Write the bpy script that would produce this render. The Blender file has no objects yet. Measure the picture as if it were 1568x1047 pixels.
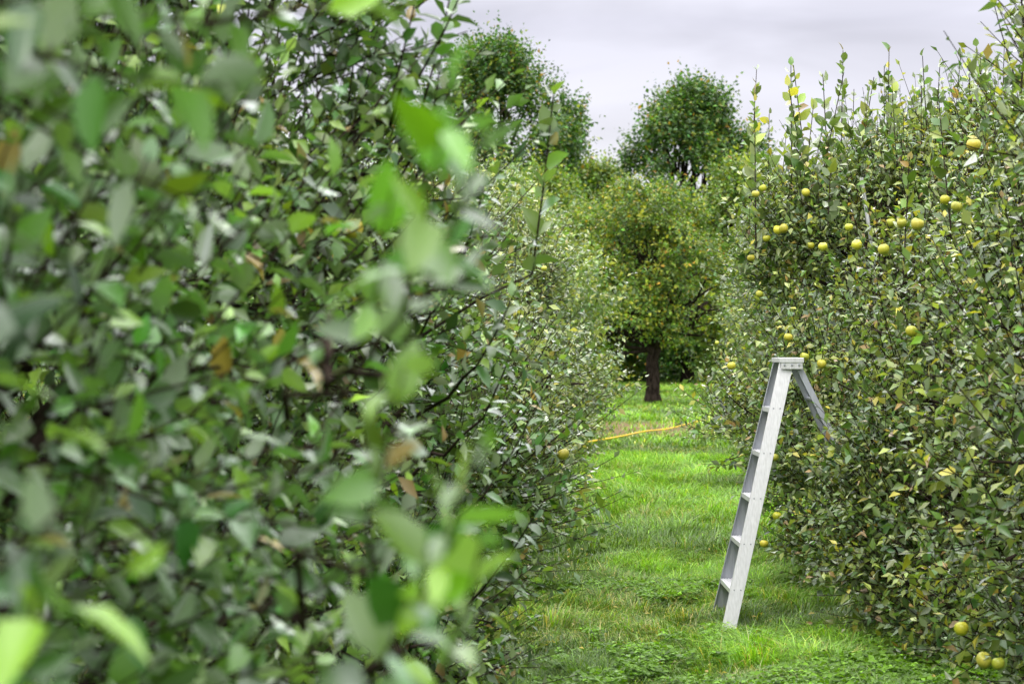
import bpy, math, time
import numpy as np
from mathutils import Vector
T0=time.time()
rng=np.random.default_rng(7)
scene=bpy.context.scene
F=3049.0; CAMH=1.91; HY=530.0
def P(px,py,d):
    return np.array([(px-784)/F*d, d, CAMH-(py-HY)/F*d])
def nrm(v): return v/np.maximum(np.linalg.norm(v,axis=-1,keepdims=True),1e-9)

# ------------------------------------------------------------ materials
def new_mat(name):
    m=bpy.data.materials.new(name); m.use_nodes=True
    nt=m.node_tree; nt.nodes.clear()
    out=nt.nodes.new('ShaderNodeOutputMaterial')
    return m,nt,out
def leaf_mat(name,rough,trans,under,uf,gloss=1.0):
    m,nt,out=new_mat(name); N=nt.nodes; L=nt.links
    col=N.new('ShaderNodeAttribute'); col.attribute_name='Col'
    geo=N.new('ShaderNodeNewGeometry')
    mul=N.new('ShaderNodeMath'); mul.operation='MULTIPLY'; mul.inputs[1].default_value=uf
    L.new(geo.outputs['Backfacing'],mul.inputs[0])
    mix=N.new('ShaderNodeMix'); mix.data_type='RGBA'
    L.new(mul.outputs[0],mix.inputs['Factor']); L.new(col.outputs['Color'],mix.inputs['A'])
    mix.inputs['B'].default_value=(*under,1)
    d=N.new('ShaderNodeBsdfDiffuse'); L.new(mix.outputs['Result'],d.inputs['Color'])
    t=N.new('ShaderNodeBsdfTranslucent')
    hs=N.new('ShaderNodeMix'); hs.data_type='RGBA'; hs.blend_type='MULTIPLY'; hs.inputs['Factor'].default_value=1
    L.new(col.outputs['Color'],hs.inputs['A']); hs.inputs['B'].default_value=(2.2,2.3,0.7,1)
    L.new(hs.outputs['Result'],t.inputs['Color'])
    ms=N.new('ShaderNodeMixShader'); ms.inputs[0].default_value=trans
    L.new(d.outputs[0],ms.inputs[1]); L.new(t.outputs[0],ms.inputs[2])
    g=N.new('ShaderNodeBsdfGlossy'); g.inputs['Roughness'].default_value=rough; g.inputs['Color'].default_value=(.95,.97,1,1)
    fr=N.new('ShaderNodeFresnel'); fr.inputs['IOR'].default_value=1.45
    m3=N.new('ShaderNodeMath'); m3.operation='MULTIPLY_ADD'; m3.inputs[1].default_value=-.8*gloss; m3.inputs[2].default_value=gloss
    L.new(geo.outputs['Backfacing'],m3.inputs[0])
    m4=N.new('ShaderNodeMath'); m4.operation='MULTIPLY'; L.new(fr.outputs[0],m4.inputs[0]); L.new(m3.outputs[0],m4.inputs[1]); m4.use_clamp=True
    m2=N.new('ShaderNodeMixShader'); L.new(m4.outputs[0],m2.inputs[0]); L.new(ms.outputs[0],m2.inputs[1]); L.new(g.outputs[0],m2.inputs[2])
    L.new(m2.outputs[0],out.inputs[0])
    return m
M_LEAF=leaf_mat('apple_leaf',0.36,0.25,(0.28,0.33,0.20),0.74,1.1)
M_NEAR=leaf_mat('glossy_apple_leaf',0.32,0.22,(0.32,0.38,0.29),0.8,1.3)
M_FAR=leaf_mat('far_leaf',0.5,0.25,(0.12,0.17,0.06),0.35,.5)
M_GRASS=leaf_mat('grass_blade',0.5,0.28,(0.1,0.2,0.04),0.0,.3)
def bark_mat():
    m,nt,out=new_mat('bark'); N=nt.nodes; L=nt.links
    tc=N.new('ShaderNodeTexCoord'); n=N.new('ShaderNodeTexNoise'); n.inputs['Scale'].default_value=18; n.inputs['Detail'].default_value=4
    mp=N.new('ShaderNodeMapping'); mp.inputs['Scale'].default_value=(1,1,.3)
    L.new(tc.outputs['Object'],mp.inputs[0]); L.new(mp.outputs[0],n.inputs['Vector'])
    r=N.new('ShaderNodeValToRGB'); r.color_ramp.elements[0].position=.35; r.color_ramp.elements[0].color=(.016,.012,.010,1)
    r.color_ramp.elements[1].position=.7; r.color_ramp.elements[1].color=(.06,.045,.038,1)
    p=N.new('ShaderNodeBsdfDiffuse')
    b=N.new('ShaderNodeBump'); b.inputs['Strength'].default_value=.7; b.inputs['Distance'].default_value=.02
    L.new(n.outputs[0],r.inputs[0]); L.new(r.outputs[0],p.inputs['Color']); L.new(n.outputs[0],b.inputs['Height']); L.new(b.outputs[0],p.inputs['Normal'])
    L.new(p.outputs[0],out.inputs[0]); return m
M_BARK=bark_mat()

# ------------------------------------------------------------ mesh building
class MB:
    def __init__(s): s.v=[];s.f=[];s.c=[];s.m=[];s.n=0
    def add(s,v,f,c,mi):
        v=np.asarray(v,float).reshape(-1,3); f=np.asarray(f,np.int64).reshape(-1,3)
        s.v.append(v); s.f.append(f+s.n); s.n+=len(v)
        c=np.asarray(c,float); 
        if c.ndim==1: c=np.tile(c,(len(v),1))
        s.c.append(c); s.m.append(np.full(len(f),mi,np.int32))
    def build(s,name,mats,smooth=True):
        v=np.concatenate(s.v); f=np.concatenate(s.f); c=np.concatenate(s.c); mi=np.concatenate(s.m)
        me=bpy.data.meshes.new(name)
        me.vertices.add(len(v)); me.vertices.foreach_set('co',v.astype(np.float32).ravel())
        me.loops.add(f.size); me.loops.foreach_set('vertex_index',f.astype(np.int32).ravel())
        me.polygons.add(len(f)); me.polygons.foreach_set('loop_start',np.arange(0,f.size,3,dtype=np.int32))
        me.polygons.foreach_set('material_index',mi)
        me.polygons.foreach_set('use_smooth',np.full(len(f),smooth,bool))
        a=me.color_attributes.new('Col','FLOAT_COLOR','POINT')
        rgba=np.ones((len(v),4),np.float32); rgba[:,:3]=c; a.data.foreach_set('color',rgba.ravel())
        for m in mats: me.materials.append(m)
        me.update(calc_edges=True)
        o=bpy.data.objects.new(name,me); scene.collection.objects.link(o)
        return o
T8v=np.array([[0,0,0],[.3,0,0],[.3,.25,.06],[.3,-.25,.06],[.68,0,-.05],[.68,.2,0.0],[.68,-.2,0.0],[1,0,-.17]])
T8f=np.array([[0,1,2],[1,4,5],[1,5,2],[4,7,5],[0,3,1],[3,6,4],[3,4,1],[6,7,4]])
T5v=np.array([[0,0,0],[.45,0,-.03],[.45,.26,.05],[.45,-.26,.05],[1,0,-.15]])
T5f=np.array([[0,1,2],[1,4,2],[0,3,1],[3,4,1]])
def add_leaves(mb,pos,a,n,ln,col,full=False,mi=0,wid=1.0):
    T,Fc=(T8v,T8f) if full else (T5v,T5f)
    a=nrm(a); b=nrm(np.cross(n,a)); n=np.cross(a,b)
    k=len(T); N=len(pos)
    curl=rng.uniform(.2,2.4,(N,1,1)); fold=rng.uniform(.2,2.0,(N,1,1)); w=rng.uniform(.8,1.15,(N,1,1))*wid
    V=(pos[:,None,:]+ln[:,None,None]*(T[None,:,0:1]*a[:,None,:]+T[None,:,1:2]*w*b[:,None,:]
       +(np.abs(T[None,:,1:2])*.35*fold-.16*T[None,:,0:1]**2*curl)*n[:,None,:]))
    fs=(Fc[None]+(np.arange(N)*k)[:,None,None])
    mb.add(V,fs,np.repeat(col,k,axis=0),mi)
def tube(mb,pts,rad,sides=6,mi=1,col=(.05,.04,.03)):
    pts=np.asarray(pts,float); rad=np.asarray(rad,float); n=len(pts)
    t=nrm(np.gradient(pts,axis=0)); d=nrm(pts[-1]-pts[0]); ref=np.array([1.,0,0]) if abs(d[2])>.8 else np.array([0,0,1.])
    x=nrm(np.cross(t,np.tile(ref,(n,1)))); y=np.cross(t,x)
    an=np.linspace(0,2*np.pi,sides,endpoint=False)
    V=pts[:,None]+rad[:,None,None]*(np.cos(an)[None,:,None]*x[:,None]+np.sin(an)[None,:,None]*y[:,None])
    f=[]
    for i in range(n-1):
        for j in range(sides):
            p=i*sides+j;q=i*sides+(j+1)%sides
            f+= [[p,q,q+sides],[p,q+sides,p+sides]]
    mb.add(V.reshape(-1,3),f,col,mi)
def bend(p0,p1,n=6,jit=.04,lift=.0):
    p0=np.asarray(p0,float);p1=np.asarray(p1,float); t=np.linspace(0,1,n)[:,None]
    L=np.linalg.norm(p1-p0)
    pts=p0+(p1-p0)*t; pts[:,2]+= (lift*L*np.sin(t[:,0]*np.pi))
    pts[1:-1]+=rng.normal(0,jit*L,(n-2,3)); return pts
def shoots(mb,S,D,Ln,K,leaf,colf,full=False,stem=True,srad=.003,rec=None,wid=1.0,theta=(.7,1.35),upn=.7,nj=.55):
    N=len(S); D=nrm(D)
    ks=(np.arange(K)+.6)/K
    up=np.array([0,0,1.])
    def at(t): return S[:,None]+Ln[:,None,None]*(D[:,None]*t[None,:,None]+up*(.18*t[None,:,None]**2))
    jitt=np.clip(ks[None,:]+rng.normal(0,.03,(N,K)),0,1)
    pos=S[:,None]+Ln[:,None,None]*(D[:,None]*jitt[...,None]+up*(.18*jitt[...,None]**2))
    ref=nrm(rng.normal(size=(N,3))); x=nrm(np.cross(D,ref)); y=np.cross(D,x)
    ph=np.arange(K)[None]*2.4+rng.uniform(0,6.28,(N,1))+rng.normal(0,.3,(N,K))
    per=np.cos(ph)[...,None]*x[:,None]+np.sin(ph)[...,None]*y[:,None]
    th=rng.uniform(theta[0],theta[1],(N,K)); th[:,-1]=rng.uniform(.1,.5,N)
    a=np.cos(th)[...,None]*D[:,None]+np.sin(th)[...,None]*per+rng.normal(0,.15,(N,K,3))
    n=D[:,None]*.5+up*upn+rng.normal(0,nj,(N,K,3))
    ln=leaf*rng.uniform(.6,1.2,(N,K))*(1-.3*(jitt>.85))
    pos=pos.reshape(-1,3)
    shcol=rng.normal(0,1,(N,1))
    col=colf(pos,np.repeat(shcol,K,axis=1).ravel())
    add_leaves(mb,pos,a.reshape(-1,3),n.reshape(-1,3),ln.ravel(),col,full,0,wid)
    if rec is not None: rec.append(pos)
    if stem:
        ts=np.array([0,.5,1.]); C=at(ts)
        an=np.array([0,2.1,4.2]); R=srad*np.array([1.3,1,.6])
        V=C[:,:,None]+R[None,:,None,None]*(np.cos(an)[None,None,:,None]*x[:,None,None]+np.sin(an)[None,None,:,None]*y[:,None,None])
        f=[]
        for i in range(2):
            for j in range(3):
                p=i*3+j;q=i*3+(j+1)%3
                f+=[[p,q,q+3],[p,q+3,p+3]]
        f=np.array(f)[None]+(np.arange(N)*9)[:,None,None]
        mb.add(V,f,(.06,.045,.03),1)
def palette(base,var=.25,alts=()):
    base=np.array(base)
    def fn(pos,sh):
        N=len(pos)
        k=np.exp(rng.normal(0,var,(N,1))+.25*sh[:,None])
        c=np.tile(base,(N,1))*k
        d=rng.normal(0,.16,(N,1))+.14*sh[:,None]
        c*=np.concatenate([np.exp(d),np.ones_like(d),np.exp(-d*.5)],axis=1)
        for (pr,cc) in alts:
            m=rng.random(N)<pr*np.exp(.6*sh)
            c[m]=np.array(cc)*np.exp(rng.normal(0,.25,(m.sum(),1)))
        return np.clip(c,.004,.6)
    return fn
def crown_lobes(cx,cy,H,R,z0,n,lr=(.25,.62)):
    out=[]
    for i in range(n):
        t=(i+rng.random())/n; t=t**.85
        h=z0+(H-z0)*t
        p=R*math.sqrt(max(.02,1-((t-.35)/.68)**2)) if t>.35 else R*(.88+.12*t/.35)
        r=rng.uniform(*lr); az=i*2.39996+rng.normal(0,.35)
        rr=max(.1,(p-r*.75))*rng.uniform(.56,1.2)
        out.append((cx+rr*math.cos(az),cy+rr*math.sin(az),min(h,H-r*.5),r))
    return out
ALLPOS={}
def make_tree(name,cx,cy,H,R,z0,nl,nsh,K,leaf,slen,colf,full=False,mats=None,trunk=(.11,.7),toward=(-1,-1),cull=.15,
              lr=(.25,.62),sprouts=0,sprout_len=(.5,1.0),up=.45,extra=(),wid=1.0,stem=True,sub=3,lobes=None,srad=.003,sleaf=1.1,limb=.11,leadz=.8,prune=None,inner=-.45,limbtip=.012,tips=(),limbs=()):
    mb=MB(); rec=[]
    lobes=lobes if lobes is not None else crown_lobes(cx,cy,H,R,z0,nl,lr)
    lobes=list(lobes)+list(extra)
    tr,th=trunk
    top=np.array([cx+rng.normal(0,.1),cy,th])
    tp=bend((cx,cy,-.1),top,n=6,jit=.02); rad=np.linspace(tr*1.3,tr,6); rad[0]=tr*1.9
    tube(mb,tp,rad,10)
    lead=bend(top,(cx+rng.normal(0,.2),cy,H*leadz),n=7,jit=.04); tube(mb,lead,np.linspace(tr*.85,.02,7),8)
    for (dx,dy,z,r0) in limbs:
        tube(mb,bend(top-[0,0,.25],(cx+dx,cy+dy,z),n=7,jit=.05,lift=.06),np.linspace(r0,.04,7),8)
    for (x,y,z,r) in lobes:
        c=np.array([x,y,z]); 
        tt=np.clip((z*.55-th)/(H*.8-th),0,.9); st=lead[int(tt*6)]
        pts=bend(st,c,n=6,jit=.05,lift=.08)
        d=np.linalg.norm(c-st); r0=min(tr*.6,.02+.018*d*tr/limb)
        tube(mb,pts,np.linspace(r0,limbtip,6),6)
        for k in range(sub):
            e=c+nrm(rng.normal(size=3)+np.array([0,0,.3]))*r*.9
            tube(mb,bend(pts[3+k%3],e,n=4,jit=.05),np.linspace(.011,.004,4),4)
    LB=np.array(lobes); w=LB[:,3]**1.8*rng.uniform(.5,1.5,len(LB)); w/=w.sum()
    idx=rng.choice(len(LB),nsh,p=w)
    u=nrm(rng.normal(size=(nsh,3)))
    S=LB[idx,:3]+u*(LB[idx,3]*rng.uniform(.3,1.0,nsh))[:,None]
    S[:,2]=np.maximum(S[:,2],.12)
    ctr=np.array([cx,cy,H*.45]); outw=nrm(S-ctr)
    keep=(u*outw).sum(1)>inner
    tw=nrm(np.array([toward[0],toward[1]],float)); dd=((S[:,:2]-ctr[:2])@tw)
    keep&=(dd>-.25*R)|(rng.random(nsh)<cull)
    if prune is not None: keep&=~prune(S)
    S=S[keep];u=u[keep];outw=outw[keep]
    D=u*.6+outw*.5+np.array([0,0,up])+rng.normal(0,.35,S.shape)
    Ln=rng.uniform(slen[0],slen[1],len(S))*np.where(rng.random(len(S))<.1,1.6,1)
    shoots(mb,S,D,Ln,K,leaf,colf,full,stem,rec=rec,wid=wid,srad=srad)
    if sprouts:
        hi=LB[LB[:,2]>H*.6]; ii=rng.integers(0,len(hi),sprouts)
        S=hi[ii,:3]+np.c_[rng.normal(0,.3,(sprouts,2)),hi[ii,3]*.4]
        D=np.c_[rng.normal(0,.11,(sprouts,2)),np.ones(sprouts)]
        Ln=rng.uniform(*sprout_len,sprouts)
        shoots(mb,S,D,Ln,20,leaf*sleaf,colf,True,True,srad=.0045,theta=(.5,1.1),upn=.1,nj=1.1,rec=rec,wid=1.25)
    if len(tips):
        E=np.array(tips,float); Ln=rng.uniform(.85,1.25,len(E)); D=nrm(np.c_[rng.normal(0,.09,(len(E),2)),np.ones(len(E))])
        S=E-Ln[:,None]*(D+np.array([0,0,.18]))
        shoots(mb,S,D,Ln,34,.125,colf,True,True,srad=.006,theta=(.55,1.15),upn=.05,nj=1.2,rec=rec,wid=1.25)
    o=mb.build(name,mats or [M_LEAF,M_BARK])
    ALLPOS.setdefault(name,[]).append(np.concatenate(rec))
    return o

PL0=palette((.046,.120,.013),.42,((.12,(.15,.28,.02)),(.015,(.24,.18,.04))))
PL1=palette((.055,.120,.016),.40,((.10,(.17,.28,.03)),(.03,(.2,.14,.04))))
PLM=palette((.112,.164,.048),.34,((.12,(.26,.31,.10)),(.03,(.36,.32,.06))))
PR=palette((.078,.134,.022),.40,((.14,(.25,.30,.07)),(.03,(.26,.17,.06)),(.03,(.40,.36,.04))))
PC0=palette((.080,.140,.012),.42,((.14,(.25,.26,.02)),(.02,(.38,.22,.02))))
PO=palette((.042,.100,.013),.38,((.07,(.16,.19,.02)),(.02,(.28,.16,.02))))
PG=palette((.095,.160,.018),.38,((.12,(.26,.28,.03)),))

# ------------------------------------------------------------ left row
make_tree('apple_tree',-1.72,3.15,3.9,1.6,.3,34,2900,9,.080,(.22,.5),PL0,full=True,toward=(1,-1),cull=.3,mats=[M_NEAR,M_BARK])
make_tree('apple_tree',-2.12,7.0,4.2,1.88,.25,44,5200,10,.084,(.22,.5),PL1,toward=(1,-1),sprouts=18)
make_tree('apple_tree',-1.95,10.9,2.75,2.1,.2,42,6000,10,.080,(.22,.48),PL1,toward=(1,-1),
    extra=[(-.45,10.2,.35,.38),(-.45,9.6,.6,.4),(-.4,10.6,.8,.4),(-.4,10.4,1.15,.38),(-.5,9.4,.3,.38)])
for (x,y,h,r,pal) in [(-1.75,15.2,3.0,2.1,PLM),(-1.5,19.5,3.25,2.1,PLM),(-1.25,24,3.6,2.15,PLM),(-1.0,28.7,3.8,2.15,PLM)]:
    make_tree('apple_tree',x,y,h,r,.2,42,4600,9,.085,(.22,.5),pal,toward=(1,-1),sprouts=10,sprout_len=(.3,.6))
for (x,y,h) in [(-.9,33.5,4.4),(-.8,39.5,4.9),(-.9,50,6.2)]:
    make_tree('apple_tree',x,y,h,2.4,.3,36,3300,9,.12,(.3,.6),PG,toward=(1,-1),stem=False,sub=1)
# ------------------------------------------------------------ right row (kept pruned back round the ladder head)
def prune_l(S): return (S[:,0]<2.4)&(S[:,1]<13.95)&(S[:,2]>1.25) | ((S[:,0]<2.08)&(S[:,1]<14.0)) | ((S[:,0]<2.25)&(S[:,1]<14.0)&(S[:,2]>.95))
make_tree('apple_tree',4.1,8.9,4.4,1.95,.25,46,5400,10,.082,(.22,.52),PR,toward=(-1,-1),sprouts=24,
    extra=[(2.75,9.9,.35,.4),(2.9,9.4,.5,.4),(3.0,10.3,.3,.4),(2.75,10.3,.7,.4)])
make_tree('apple_tree',4.2,12.9,3.3,2.1,.2,48,7400,10,.080,(.22,.5),PR,toward=(-1,-1),sprouts=14,prune=prune_l,
    extra=[(2.5,12.9,1.05,.38),(2.5,12.9,.75,.42),(2.6,12.6,.45,.4),(2.75,12.2,.3,.38),(2.75,11.7,.5,.4),(2.75,11.6,.25,.35),(2.45,13.1,.5,.34)])
tips=[]
for (x,z) in [(2.02,3.95),(2.12,4.28),(2.2,3.9),(2.33,4.1),(2.46,4.42),(2.56,4.05),(2.68,4.25),(2.88,4.42),(2.95,4.1),(3.06,4.2),(3.18,4.34),(3.32,4.1),(3.49,4.36),(3.6,4.2),(3.77,4.42),(3.9,4.3),(4.05,4.5),(4.2,4.4),(2.38,4.3),(2.8,4.15),(3.25,4.4),(3.68,4.35)]:
    tips.append((x,17+rng.normal(0,.3),z+rng.normal(0,.05)))
make_tree('apple_tree',4.35,17.0,3.6,2.3,.2,50,7400,10,.082,(.22,.5),PR,toward=(-1,-1),sprouts=40,sprout_len=(.4,.8),sleaf=1.4,prune=prune_l,tips=tips,
    extra=[(2.35,15.4,1.3,.42),(2.4,15.2,.9,.42),(2.4,15.7,1.7,.42),(2.5,15.2,.5,.4),(2.65,15.0,.3,.35),(2.4,17,2.6,.45),(2.45,17,2.9,.42),(2.9,16.8,3.05,.42),(3.4,16.8,3.2,.42),(2.75,16.6,2.7,.45),(3.2,16.4,3.0,.45)])
for (x,y,h) in [(4.75,21.6,4.0),(5.3,27,4.1),(5.8,32.5,4.2)]:
    make_tree('apple_tree',x,y,h,2.25,.2,44,4800,9,.088,(.22,.5),PR,toward=(-1,-1),sprouts=18,sprout_len=(.3,.7),sleaf=1.4)
for (x,y,h) in [(6.5,38.5,4.8),(7.2,45,5.2),(8.9,58,5.8)]:
    make_tree('apple_tree',x,y,h,2.3,.3,36,3300,9,.12,(.3,.6),PG,toward=(-1,-1),stem=False,sub=1)

# ------------------------------------------------------------ centre tree
cx,cy=4.68,66.0
lb=[]
for i in range(84):
    az=i*2.4+rng.normal(0,.3); t=((i+.5)/84)
    z=3.15+3.75*t; p=3.7*math.sqrt(max(.03,1-((t-.15)/.9)**2)); r=rng.uniform(.22,.62)
    rr=max(.05,p-r*.6)*rng.uniform(.3,1.2); lb.append((cx-.35+rr*math.cos(az),cy+rr*math.sin(az),max(2.45,min(z,6.8)-.2*(rr/2.9)**2*3*rng.uniform(.4,1.8)),r))
make_tree('old_apple_tree',cx,cy,7.1,2.7,2.6,0,7600,9,.14,(.3,.7),PC0,mats=[M_FAR,M_BARK],trunk=(.20,1.8),lobes=lb,stem=False,sub=2,toward=(0,-1),cull=.4,up=.25,wid=1.25,limb=.3,leadz=.6,inner=-.4,limbtip=.02,
    limbs=[(-1.5,-.3,3.4,.13),(1.2,-.4,3.5,.12),(-.6,-.9,3.9,.12),(.7,.6,3.9,.11),(-2.0,.5,2.9,.09)])

# ------------------------------------------------------------ far trees
def oak(name,x,y,H,R,zb,n=80,nsh=6000,pal=PO,leaf=.26,tp=.25):
    lb=[]
    for i in range(n):
        az=i*2.4+rng.normal(0,.4); t=(i+.5)/n
        z=zb+(H-zb)*t; p=R*max(.03,1-((t-tp)/(1.04-tp))**2)**.62 if t>tp else R*(.8+.2*t/tp); r=rng.uniform(.05,.10)*H*.8
        rr=max(.1,p-r*.6)*rng.uniform(.45,1.15)
        lb.append((x+rr*math.cos(az),y+rr*math.sin(az),min(z+rng.normal(0,.4),H-r*.7),r))
    return make_tree(name,x,y,H,R,zb,0,nsh,9,leaf,(.5,1.2),pal,mats=[M_FAR,M_BARK],trunk=(.3,zb),lobes=lb,stem=False,sub=1,toward=(0,-1),cull=.2,wid=1.3,up=.35)
oak('oak_tree',-1.0,98,16.2,5.0,2.5,nsh=10500,tp=.35)
oak('oak_tree',8.8,100,14.3,4.4,1.0,nsh=10000,tp=.3)
oak('oak_tree',-8,106,14.5,5,2.5)
oak('oak_tree',15.5,104,10,4.0,2.5)
oak('maple_tree',4.4,104,10.8,3.4,1,nsh=5500,pal=PG)
oak('maple_tree',1.4,84,8.8,3.0,.6,nsh=5500,pal=PG,leaf=.2)
oak('maple_tree',9.4,80,8.6,3.0,.6,nsh=5500,pal=PG,leaf=.2)
mb=MB();S=[]
for i in range(60):
    x=-40+i*1.7+rng.normal(0,.5); y=112+rng.normal(0,3); h=rng.uniform(3,7)
    n=260; u=nrm(rng.normal(size=(n,3))); S.append(np.array([x,y,h*.45])+u*np.array([1.9,1.6,h*.55]))
S=np.concatenate(S); S[:,2]=np.abs(S[:,2])
shoots(mb,S,rng.normal(size=S.shape)+[0,-.3,.4],rng.uniform(.5,1.0,len(S)),7,.36,PO,stem=False,wid=1.3)
mb.build('distant_treeline',[M_FAR,M_BARK])

# ------------------------------------------------------------ ground
def edgeL(y): return .06+(y-11.3)*.061
def edgeR(y): return 2.4+(y-11.3)*.062
m,nt,out=new_mat('ground_grass_soil'); N=nt.nodes; L=nt.links
tc=N.new('ShaderNodeTexCoord'); n1=N.new('ShaderNodeTexNoise'); n1.inputs['Scale'].default_value=3; n1.inputs['Detail'].default_value=8
n2=N.new('ShaderNodeTexNoise'); n2.inputs['Scale'].default_value=.35; n2.inputs['Detail'].default_value=3
L.new(tc.outputs['Object'],n1.inputs['Vector']); L.new(tc.outputs['Object'],n2.inputs['Vector'])
r=N.new('ShaderNodeValToRGB'); e=r.color_ramp.elements; e[0].position=.3; e[0].color=(.03,.05,.012,1); e[1].position=.7; e[1].color=(.06,.13,.018,1)
L.new(n1.outputs[0],r.inputs[0])
r2=N.new('ShaderNodeValToRGB'); e=r2.color_ramp.elements; e[0].position=.4; e[0].color=(.06,.13,.018,1); e[1].position=.7; e[1].color=(.09,.09,.035,1)
L.new(n2.outputs[0],r2.inputs[0])
mx=N.new('ShaderNodeMix'); mx.data_type='RGBA'; mx.inputs['Factor'].default_value=.4; L.new(r.outputs[0],mx.inputs['A']); L.new(r2.outputs[0],mx.inputs['B'])
mp=N.new('ShaderNodeMapping'); mp.vector_type='TEXTURE'; mp.inputs['Location'].default_value=(3.0,46,0); mp.inputs['Scale'].default_value=(2.6,5,1)
L.new(tc.outputs['Object'],mp.inputs[0]); ln=N.new('ShaderNodeVectorMath'); ln.operation='LENGTH'; L.new(mp.outputs[0],ln.inputs[0])
mr=N.new('ShaderNodeMapRange'); mr.inputs['From Min'].default_value=1.1; mr.inputs['From Max'].default_value=.7; L.new(ln.outputs['Value'],mr.inputs['Value'])
mx2=N.new('ShaderNodeMix'); mx2.data_type='RGBA'; L.new(mr.outputs[0],mx2.inputs['Factor']); L.new(mx.outputs['Result'],mx2.inputs['A']); mx2.inputs['B'].default_value=(.155,.115,.07,1)
p=N.new('ShaderNodeBsdfDiffuse'); L.new(mx2.outputs['Result'],p.inputs['Color'])
b=N.new('ShaderNodeBump'); b.inputs['Distance'].default_value=.04; L.new(n1.outputs[0],b.inputs['Height']); L.new(b.outputs[0],p.inputs['Normal']); L.new(p.outputs[0],out.inputs[0])
me=bpy.data.meshes.new('ground'); me.from_pydata([(-700,-200,0),(700,-200,0),(700,1200,0),(-700,1200,0)],[],[(0,1,2,3)]); me.materials.append(m)
scene.collection.objects.link(bpy.data.objects.new('ground',me))

def vnoise(x,y,s,seed):
    g=np.random.default_rng(seed).random((256,256)); X=x/s+1000; Y=y/s+1000
    i=np.floor(X).astype(int);j=np.floor(Y).astype(int);fx=X-i;fy=Y-j; fx=fx*fx*(3-2*fx);fy=fy*fy*(3-2*fy)
    q=lambda a,b:g[a%256,b%256]
    return (q(i,j)*(1-fx)+q(i+1,j)*fx)*(1-fy)+(q(i,j+1)*(1-fx)+q(i+1,j+1)*fx)*fy
def grass(mb,x0f,x1f,y0,y1,n,h,w):
    y=rng.uniform(y0,y1,n); x=x0f(y)+(x1f(y)-x0f(y))*rng.random(n)
    nn=vnoise(x,y,.38,1)*.5+vnoise(x,y,.13,2)*.5; big=vnoise(x,y,1.5,3)
    soil=((x-2.4)/2.3)**2+((y-46.5)/5.2)**2+.6*(vnoise(x,y,.7,21)-.5)
    k=(rng.random(n)<.1+1.3*nn**1.5)&((soil>1)|(rng.random(n)<.13)); x=x[k];y=y[k];nn=nn[k];big=big[k];n=len(x)
    hh=h*(.15+1.7*nn**1.8+.6*big)*rng.uniform(.5,1.4,n)
    hh=hh*(1-.6*np.exp(-((x-1.44)/.2)**2-((y-13.2)/.35)**2))
    az=rng.uniform(0,6.28,n)*.6+vnoise(x,y,.45,5)*7; ln=rng.uniform(.4,1.9,n)*hh
    d=np.c_[np.cos(az),np.sin(az),np.zeros(n)]; s=np.c_[-np.sin(az+rng.normal(0,.8,n)),np.cos(az),np.zeros(n)]; s=nrm(s)
    p0=np.c_[x,y,np.full(n,-.01)]; W=(w*rng.uniform(.6,1.4,n))[:,None]
    mid=p0+d*(ln*.35)[:,None]+np.c_[np.zeros((n,2)),hh*.65]; tip=p0+d*ln[:,None]+np.c_[np.zeros((n,2)),hh*rng.uniform(.4,1.,n)]
    V=np.stack([p0-s*W,p0+s*W,mid-s*W*.8,mid+s*W*.8,tip],1)
    f=np.array([[0,1,3],[0,3,2],[2,3,4]])[None]+(np.arange(n)*5)[:,None,None]
    c=np.array([.085,.172,.014])*np.exp(rng.normal(0,.40,(n,1))+1.5*(big[:,None]-.5)+1.0*(nn[:,None]-.5))
    dr=np.clip(vnoise(x,y,.8,8)*.6+vnoise(x,y,2.2,9)*.4-.55,0,1)
    dr=dr+.35*np.exp(-((x-.95)/.45)**2-((y-14.4)/1.1)**2)
    dry=rng.random(n)<.03+.9*dr; c[dry]=np.array([.29,.29,.11])*np.exp(rng.normal(0,.25,(dry.sum(),1)))
    yl=rng.random(n)<.22; c[yl]*=np.array([1.5,1.2,1])
    mb.add(V,f,np.repeat(np.clip(c,0,.6),5,axis=0),0)
mb=MB()
grass(mb,lambda y:edgeL(y)-.9,lambda y:edgeR(y)+1.2,7.5,18,340000,.115,.0028)
grass(mb,lambda y:edgeL(y)-.9,lambda y:edgeR(y)+1.0,18,36,210000,.13,.0045)
grass(mb,lambda y:edgeL(y)-.9,lambda y:edgeR(y)+2,36,100,130000,.12,.011)
n=34000; y=rng.uniform(9.5,15.5,n); x=rng.uniform(.1,3.4,n)
k=vnoise(x,y,.7,11)*.6+vnoise(x,y,.25,12)*.4+.14*(x>1.2)*(y<13)>.50; x=x[k];y=y[k];n=len(x)
z=rng.uniform(.03,.12,n); az=rng.uniform(0,6.28,n); sz=rng.uniform(.02,.048,n)
for j in range(3):
    a=np.c_[np.cos(az+j*2.09),np.sin(az+j*2.09),rng.uniform(-.2,.4,n)]
    c=np.array([.10,.20,.016])*np.exp(rng.normal(0,.35,(n,1)))
    add_leaves(mb,np.c_[x,y,z],a,np.tile([0,0,1.],(n,1))+rng.normal(0,.35,(n,3)),sz,c,wid=1.6)
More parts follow.
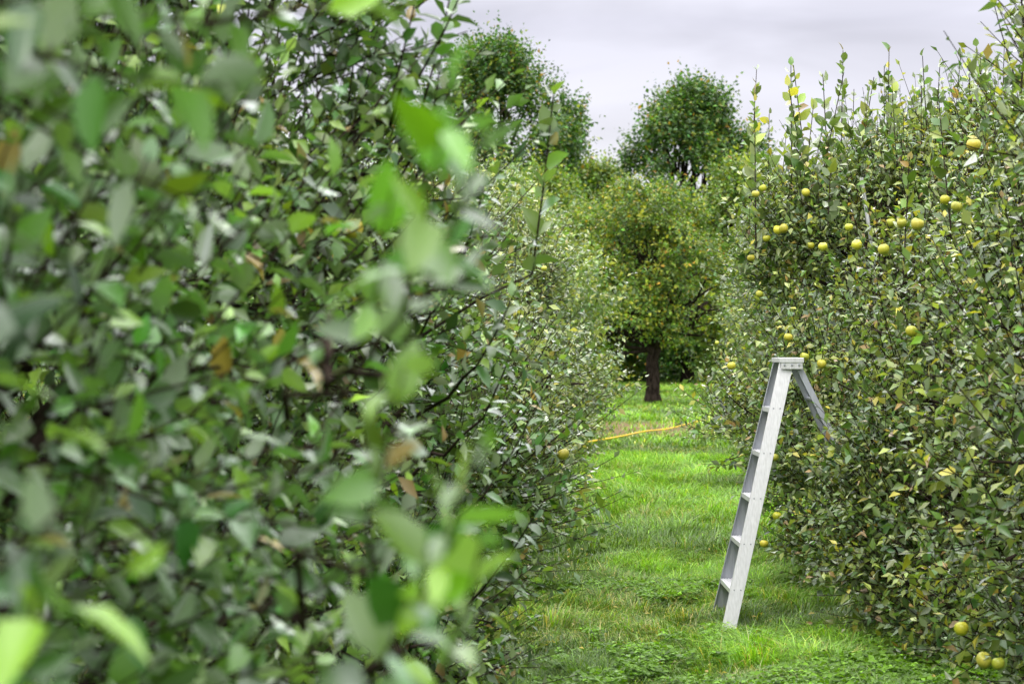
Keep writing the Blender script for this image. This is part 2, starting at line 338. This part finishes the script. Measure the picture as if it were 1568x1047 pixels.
# fallen dry leaves in the turf
n=420; y=rng.uniform(9.5,24,n); x=edgeL(y)+(edgeR(y)+.6-edgeL(y))*np.clip(rng.beta(1.4,.8,n),0,1)
c=np.array([.34,.27,.08])*np.exp(rng.normal(0,.4,(n,1)))
add_leaves(mb,np.c_[x,y,rng.uniform(.05,.11,n)],np.c_[rng.normal(size=(n,2)),rng.normal(0,.2,n)],np.tile([0,0,1.],(n,1))+rng.normal(0,.3,(n,3)),rng.uniform(.03,.055,n),c)
mb.build('grass',[M_GRASS])

# ------------------------------------------------------------ sprigs reaching out from the near trees
def sprig(mb,p0,p1,K,leaf,pal,**kw):
    p0=np.array(p0);p1=np.array(p1);L_=np.linalg.norm(p1-p0)
    shoots(mb,p0[None],(p1-p0)[None],np.array([L_]),K,leaf,pal,True,True,nj=.8,**kw)
PS=palette((.11,.26,.012),.2,((.2,(.19,.35,.02)),))
mb=MB()
for (a,b_,pal) in [((620,480,2.1),(690,230,1.8),PS),((650,450,2.2),(750,270,1.9),PL0),((640,930,2.0),(730,780,1.75),PS),((560,800,2.2),(620,640,1.95),PL0),
        ((560,1060,2.1),(660,900,1.9),PL0),((660,1080,2.1),(740,900,1.9),PL0),((560,520,2.3),(600,380,2.0),PL0),((20,1100,1.9),(60,960,1.7),PL0),((-20,600,2.0),(20,380,1.8),PL0)]:
    sprig(mb,P(*a),P(*b_),10,.078,pal,srad=.0025)
    q=P(a[0]-120,a[1]+120,a[2]+.9); tube(mb,bend(q,P(*a),n=5,jit=.03),np.linspace(.007,.003,5))
sprig(mb,P(815,420,7.4),P(850,175,7.1),20,.11,PL1,srad=.004,theta=(.5,1.1),wid=1.25)
tube(mb,bend((-1.0,7.4,1.7),P(815,420,7.4),n=6,jit=.02),np.linspace(.012,.005,6))
for (a,b_) in [((640,190,6.6),(705,-30,6.4)),((650,250,6.8),(680,90,6.6)),((700,420,7),(745,300,6.8)),((600,150,6.4),(650,-30,6.3)),((730,560,7),(790,470,6.8)),((740,760,7.2),(830,640,7)),((740,900,8.2),(830,800,8)),((740,640,8.2),(800,520,8)),((640,120,6.4),(720,-10,6.2)),((620,260,6.7),(690,160,6.6)),((660,480,6.9),(740,400,6.8))]:
    sprig(mb,P(*a),P(*b_),16,.085,PL1,srad=.004)
    tube(mb,bend(P(a[0]-110,a[1]+90,a[2]+.6),P(*a),n=5,jit=.03),np.linspace(.009,.005,5))
mb.build('apple_branch',[M_NEAR,M_BARK])

# ------------------------------------------------------------ apples
m,nt,out=new_mat('yellow_apple_skin'); N=nt.nodes;L=nt.links
tc=N.new('ShaderNodeTexCoord'); nz=N.new('ShaderNodeTexNoise'); nz.inputs['Scale'].default_value=14; L.new(tc.outputs['Object'],nz.inputs['Vector'])
col=N.new('ShaderNodeAttribute'); col.attribute_name='Col'
r=N.new('ShaderNodeValToRGB'); e=r.color_ramp.elements; e[0].position=.35; e[0].color=(.74,.87,.6,1); e[1].position=.65; e[1].color=(1,1,1,1); L.new(nz.outputs[0],r.inputs[0])
mx=N.new('ShaderNodeMix'); mx.data_type='RGBA'; mx.blend_type='MULTIPLY'; mx.inputs['Factor'].default_value=1; L.new(col.outputs['Color'],mx.inputs['A']); L.new(r.outputs[0],mx.inputs['B'])
p=N.new('ShaderNodeBsdfPrincipled'); p.inputs['Roughness'].default_value=.4; L.new(mx.outputs['Result'],p.inputs['Base Color']); L.new(p.outputs[0],out.inputs[0]); M_APPLE=m
def apple(mb,c,r):
    nu,nv=14,10; th=np.linspace(0.02,np.pi-.02,nv); ph=np.linspace(0,2*np.pi,nu,endpoint=False)
    TH,PH=np.meshgrid(th,ph,indexing='ij')
    R=r*(np.sin(TH)*(1.0+.06*np.cos(TH))); Z=r*.93*np.cos(TH)-r*.30*np.exp(-(TH/.38)**2)+r*.2*np.exp(-((np.pi-TH)/.3)**2)
    V=np.stack([R*np.cos(PH),R*np.sin(PH),Z],-1).reshape(-1,3)
    t=rng.normal(0,.25,2); V=V+np.c_[V[:,2]*t[0],V[:,2]*t[1],-V[:,0]*t[0]-V[:,1]*t[1]]
    f=[]
    for i in range(nv-1):
        for j in range(nu):
            a=i*nu+j;b_=i*nu+(j+1)%nu; f+=[[a,a+nu,b_+nu],[a,b_+nu,b_]]
    base=np.array([.62,.53,.05])*rng.uniform(.7,1.05)*np.array([rng.uniform(.85,1),rng.uniform(.9,1.03),rng.uniform(.6,1.6)])
    mb.add(V+c,f,base,0)
    tube(mb,[c+[0,0,r*.6],c+[.003,0,r*1.25]],[.0015,.0012],4,1)
pos=np.concatenate(ALLPOS['apple_tree'])
PX=784+F*pos[:,0]/pos[:,1]; PY=HY-F*(pos[:,2]-CAMH)/pos[:,1]
mb=MB()
spots=[(1168,288),(1157,297),(1174,365),(1200,350),(1191,352),(1241,376),(1260,378),(1300,348),(1353,382),(1364,341),(1381,341),(1405,343),(1447,306),(1465,316),(1491,222),(1396,507),(1258,557),(1232,546),(1186,700),(1190,790),(1170,832),(1472,962),(1528,1015),(1506,1010),(1150,395),(1163,450),(833,411),(862,695),(1234,295),(1312,375),(1120,560),(1098,525),(1207,516),(540,350),(583,327)]
for (x,y) in spots:
    near_lad=(1165<x<1240 and y>500)
    k=(np.abs(PX-x)<11)&(np.abs(PY-y)<11)&(pos[:,1]>(14.1 if near_lad else 7 if x>1000 else 6))
    if not k.any(): continue
    big=(x,y)==(1491,222)
    d=pos[k,1].min()+(-.04 if big else rng.uniform(-.03,.06))
    apple(mb,P(x,y,d),.042 if big else .034*rng.uniform(.85,1.1))
mb.build('yellow_apples',[M_APPLE,M_BARK])
mb=MB()
for (x,y) in [(1240,990),(1310,925),(1160,1008)]:
    d=CAMH*F/(y-HY); q=P(x,y,d); q[2]=.04; apple(mb,q,.024)
mb.build('fallen_apples',[M_APPLE,M_BARK])

# ------------------------------------------------------------ ladder
def metal(name,colr,rough,met):
    m,nt,out=new_mat(name); N=nt.nodes;L=nt.links
    tc=N.new('ShaderNodeTexCoord'); mp=N.new('ShaderNodeMapping'); mp.inputs['Scale'].default_value=(40,40,2.5)
    nz=N.new('ShaderNodeTexNoise'); nz.inputs['Scale'].default_value=3; nz.inputs['Detail'].default_value=5
    L.new(tc.outputs['Object'],mp.inputs[0]); L.new(mp.outputs[0],nz.inputs['Vector'])
    r=N.new('ShaderNodeValToRGB'); e=r.color_ramp.elements; e[0].position=.3; e[0].color=(*[c*.8 for c in colr],1); e[1].position=.7; e[1].color=(*colr,1)
    L.new(nz.outputs[0],r.inputs[0]); p=N.new('ShaderNodeBsdfPrincipled'); p.inputs['Metallic'].default_value=met; p.inputs['Roughness'].default_value=rough
    L.new(r.outputs[0],p.inputs['Base Color']); L.new(p.outputs[0],out.inputs[0]); return m
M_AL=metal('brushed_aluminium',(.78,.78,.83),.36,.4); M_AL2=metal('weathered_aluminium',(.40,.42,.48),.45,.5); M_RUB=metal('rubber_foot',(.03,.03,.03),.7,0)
lad=bpy.data.objects.new('step_ladder',None); scene.collection.objects.link(lad)
O=np.array([1.44,13.3,0]); lad.location=tuple(O)
def part(name,boxes,mat,bev=.003):
    V=[];Fc=[]
    for (p0,p1,hx,hy) in boxes:
        b0=len(V)
        for p_ in (p0,p1):
            for sx,sy in ((-1,-1),(1,-1),(1,1),(-1,1)):
                V.append(tuple(np.array(p_)+sx*np.array(hx)+sy*np.array(hy)-O))
        Fc+=[tuple(b0+i for i in q) for q in ((3,2,1,0),(4,5,6,7),(0,1,5,4),(1,2,6,5),(2,3,7,6),(3,0,4,7))]
    me=bpy.data.meshes.new(name); me.from_pydata(V,[],Fc); me.materials.append(mat); me.update()
    o=bpy.data.objects.new(name,me); scene.collection.objects.link(o); o.parent=lad
    bm=o.modifiers.new('bevel','BEVEL'); bm.width=bev; bm.segments=2; bm.limit_method='ANGLE'
    return o
def channel(name,a,b_,w,fl,inward,mat,th=.003):
    a=np.array(a);b_=np.array(b_); t=nrm(b_-a); y=np.array([0,inward,0.]); y=nrm(y-t*np.dot(y,t)); x=nrm(np.cross(t,y))
    web=(a,b_,x*w/2,y*th/2)
    fo=[(a+s*x*(w/2-th/2)+y*(fl/2+th/2+.0002),b_+s*x*(w/2-th/2)+y*(fl/2+th/2+.0002),x*th/2,y*fl/2) for s in (-1,1)]
    return part(name,[web]+fo,mat,.001)
nb=np.array([1.43,13.2,0.0]); ntp=np.array([1.865,13.52,1.795]); fb=np.array([1.43,13.9,0.0]); ftp=np.array([1.865,13.87,1.795])
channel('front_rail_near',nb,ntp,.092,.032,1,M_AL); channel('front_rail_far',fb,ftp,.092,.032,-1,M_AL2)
for i in range(5):
    z=.30*(i+1)-.01; t=z/1.795; A=nb+(ntp-nb)*t; B=fb+(ftp-fb)*t
    A=A+[0,.006,0];B=B-[0,.006,0]
    bx=[(A,B,(.045,0,0),(0,0,.0025)),(A+[-.046,0,-.012],B+[-.046,0,-.012],(.0015,0,0),(0,0,.016)),(A+[.044,0,-.014],B+[.044,0,-.014],(.0015,0,0),(0,0,.012))]
    for kx in (-.03,-.01,.01,.03): bx.append((A+[kx,0,.0045],B+[kx,0,.0045],(.003,0,0),(0,0,.0015)))
    part('step_%d'%(i+1),bx,M_AL,.0008)
rb=np.array([2.80,13.36,0.0]); rt=np.array([1.945,13.54,1.78]); rb2=np.array([2.80,13.9,0]); rt2=np.array([1.945,13.85,1.78])
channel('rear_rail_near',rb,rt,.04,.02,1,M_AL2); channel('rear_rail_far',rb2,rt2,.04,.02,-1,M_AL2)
bx=[]
for z in (.28,.75,1.2,1.55):
    t=z/1.78; bx.append((rb+(rt-rb)*t,rb2+(rt2-rb2)*t,(.012,0,0),(0,0,.008)))
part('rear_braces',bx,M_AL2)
part('top_cap',[((1.895,13.48,1.815),(1.895,13.91,1.815),(.082,0,0),(0,0,.016)),((1.895,13.485,1.78),(1.895,13.49,1.78),(.074,0,0),(0,0,.025)),((1.895,13.9,1.78),(1.895,13.905,1.78),(.074,0,0),(0,0,.025))],M_AL,.008)
rv=[]
for i in range(5):
    z=.30*(i+1)-.01; A=nb+(ntp-nb)*z/1.795
    for dx in(-.022,.022): rv.append((A+[dx,-.0045,0],A+[dx,-.0015,0],(.0045,0,0),(0,0,.0045)))
for dx in (-.05,0,.05): rv.append(((1.895+dx,13.478,1.785),(1.895+dx,13.486,1.785),(.006,0,0),(0,0,.006)))
part('rivets',rv,M_AL2,.001)
part('feet',[(q+[0,0,-.01],q+[0,0,.025],(.046,0,0),(0,.018,0)) for q in (nb+[0,.016,0],fb-[0,.016,0])]+[(q+[0,0,-.01],q+[0,0,.03],(.024,0,0),(0,.014,0)) for q in (rb+[0,.01,0],rb2-[0,.01,0])],M_RUB)

# pale metal pole showing through the right-hand canopy
k=(np.abs(PX-1325)<14)&(PY>270)&(PY<390)&(pos[:,1]>9); dp=np.quantile(pos[k,1],.01) if k.any() else 15
mb=MB(); a_=P(1319,272,dp); b_=P(1337,390,dp+.02); g=b_+(b_-a_)*((0-b_[2])/(b_[2]-a_[2])); g=g+[0,1.5,0]
tube(mb,[a_,(a_+b_)/2,b_,g],[.016,.016,.016,.016],10,0,(.7,.7,.7)); mb.build('metal_pole',[M_AL])

# ------------------------------------------------------------ hose
m,nt,out=new_mat('yellow_hose_rubber'); p=nt.nodes.new('ShaderNodeBsdfPrincipled'); p.inputs['Base Color'].default_value=(.85,.55,.02,1); p.inputs['Roughness'].default_value=.4; nt.links.new(p.outputs[0],out.inputs[0])
cu=bpy.data.curves.new('garden_hose','CURVE'); cu.dimensions='3D'; cu.bevel_depth=.016; cu.bevel_resolution=3
sp=cu.splines.new('NURBS'); pts=[(.5,36,.03),(1.3,37,.12),(2.1,38.4,.17),(2.7,40.5,.19),(3.3,42.8,.12),(3.9,44.6,.16),(4.6,47.6,.16),(5.6,50,.1)]
sp.points.add(len(pts)-1)
for i,q in enumerate(pts): sp.points[i].co=(*q,1)
sp.order_u=3; sp.use_endpoint_u=True; cu.materials.append(m)
scene.collection.objects.link(bpy.data.objects.new('garden_hose',cu))

# ------------------------------------------------------------ world
w=bpy.data.worlds.new('World'); scene.world=w; w.use_nodes=True; nt=w.node_tree; nt.nodes.clear(); N=nt.nodes;L=nt.links
EL=math.radians(52); RO=math.radians(200)
sky=N.new('ShaderNodeTexSky'); sky.sky_type='NISHITA'; sky.sun_disc=False; sky.sun_elevation=EL; sky.sun_rotation=RO
b1=N.new('ShaderNodeBackground'); b1.inputs[1].default_value=.1; L.new(sky.outputs[0],b1.inputs[0])
tc=N.new('ShaderNodeTexCoord'); sx=N.new('ShaderNodeSeparateXYZ'); L.new(tc.outputs['Generated'],sx.inputs[0])
rp=N.new('ShaderNodeValToRGB'); e=rp.color_ramp.elements; e[0].position=0; e[0].color=(1.0,1.0,1.03,1); e[1].position=1; e[1].color=(5.3,5.2,5.0,1)
for (ps,c) in ((.07,(1.0,.995,1.06)),(.11,(.90,.893,.98)),(.16,(.78,.775,.89)),(.22,(.95,.95,1.03)),(.4,(2.8,2.8,2.8))):
    q=e.new(ps); q.color=(*c,1)
L.new(sx.outputs['Z'],rp.inputs[0])
mp=N.new('ShaderNodeMapping'); mp.inputs['Scale'].default_value=(5,5,17); nz=N.new('ShaderNodeTexNoise'); nz.inputs['Scale'].default_value=1.8; nz.inputs['Detail'].default_value=4; nz.inputs['Roughness'].default_value=.45; nz.inputs['Distortion'].default_value=.4
L.new(tc.outputs['Generated'],mp.inputs[0]); L.new(mp.outputs[0],nz.inputs['Vector'])
mr=N.new('ShaderNodeMapRange'); mr.inputs['From Min'].default_value=.35; mr.inputs['From Max'].default_value=.65; mr.inputs['To Min'].default_value=.9; mr.inputs['To Max'].default_value=1.12; L.new(nz.outputs[0],mr.inputs['Value'])
b2=N.new('ShaderNodeBackground'); L.new(rp.outputs[0],b2.inputs[0]); L.new(mr.outputs[0],b2.inputs[1])
ms=N.new('ShaderNodeMixShader'); ms.inputs[0].default_value=.95; L.new(b1.outputs[0],ms.inputs[1]); L.new(b2.outputs[0],ms.inputs[2])
ow=N.new('ShaderNodeOutputWorld'); L.new(ms.outputs[0],ow.inputs[0])
sl=bpy.data.lights.new('sun','SUN'); sl.energy=1.4; sl.angle=math.radians(16); sl.color=(1,.95,.86)
so=bpy.data.objects.new('sun',sl); scene.collection.objects.link(so)
az=RO; d=Vector((math.sin(az)*math.cos(EL),math.cos(az)*math.cos(EL),math.sin(EL))) 
so.rotation_euler=d.to_track_quat('Z','Y').to_euler()

# ------------------------------------------------------------ camera
cam=bpy.data.cameras.new('camera'); co=bpy.data.objects.new('camera',cam); scene.collection.objects.link(co); scene.camera=co
cam.lens=F/1568*36; cam.sensor_width=36; cam.clip_end=3000; cam.clip_start=.05
co.location=(0,0,CAMH); co.rotation_euler=(math.radians(90)+math.atan((HY-523.5)/F),0,0)
cam.dof.use_dof=True; cam.dof.focus_distance=14.8; cam.dof.aperture_fstop=4.4
scene.view_settings.view_transform='Standard'; scene.view_settings.look='None'; scene.view_settings.exposure=0
print('BUILD',time.time()-T0, sum(len(o.data.polygons) for o in bpy.data.objects if o.type=='MESH'))
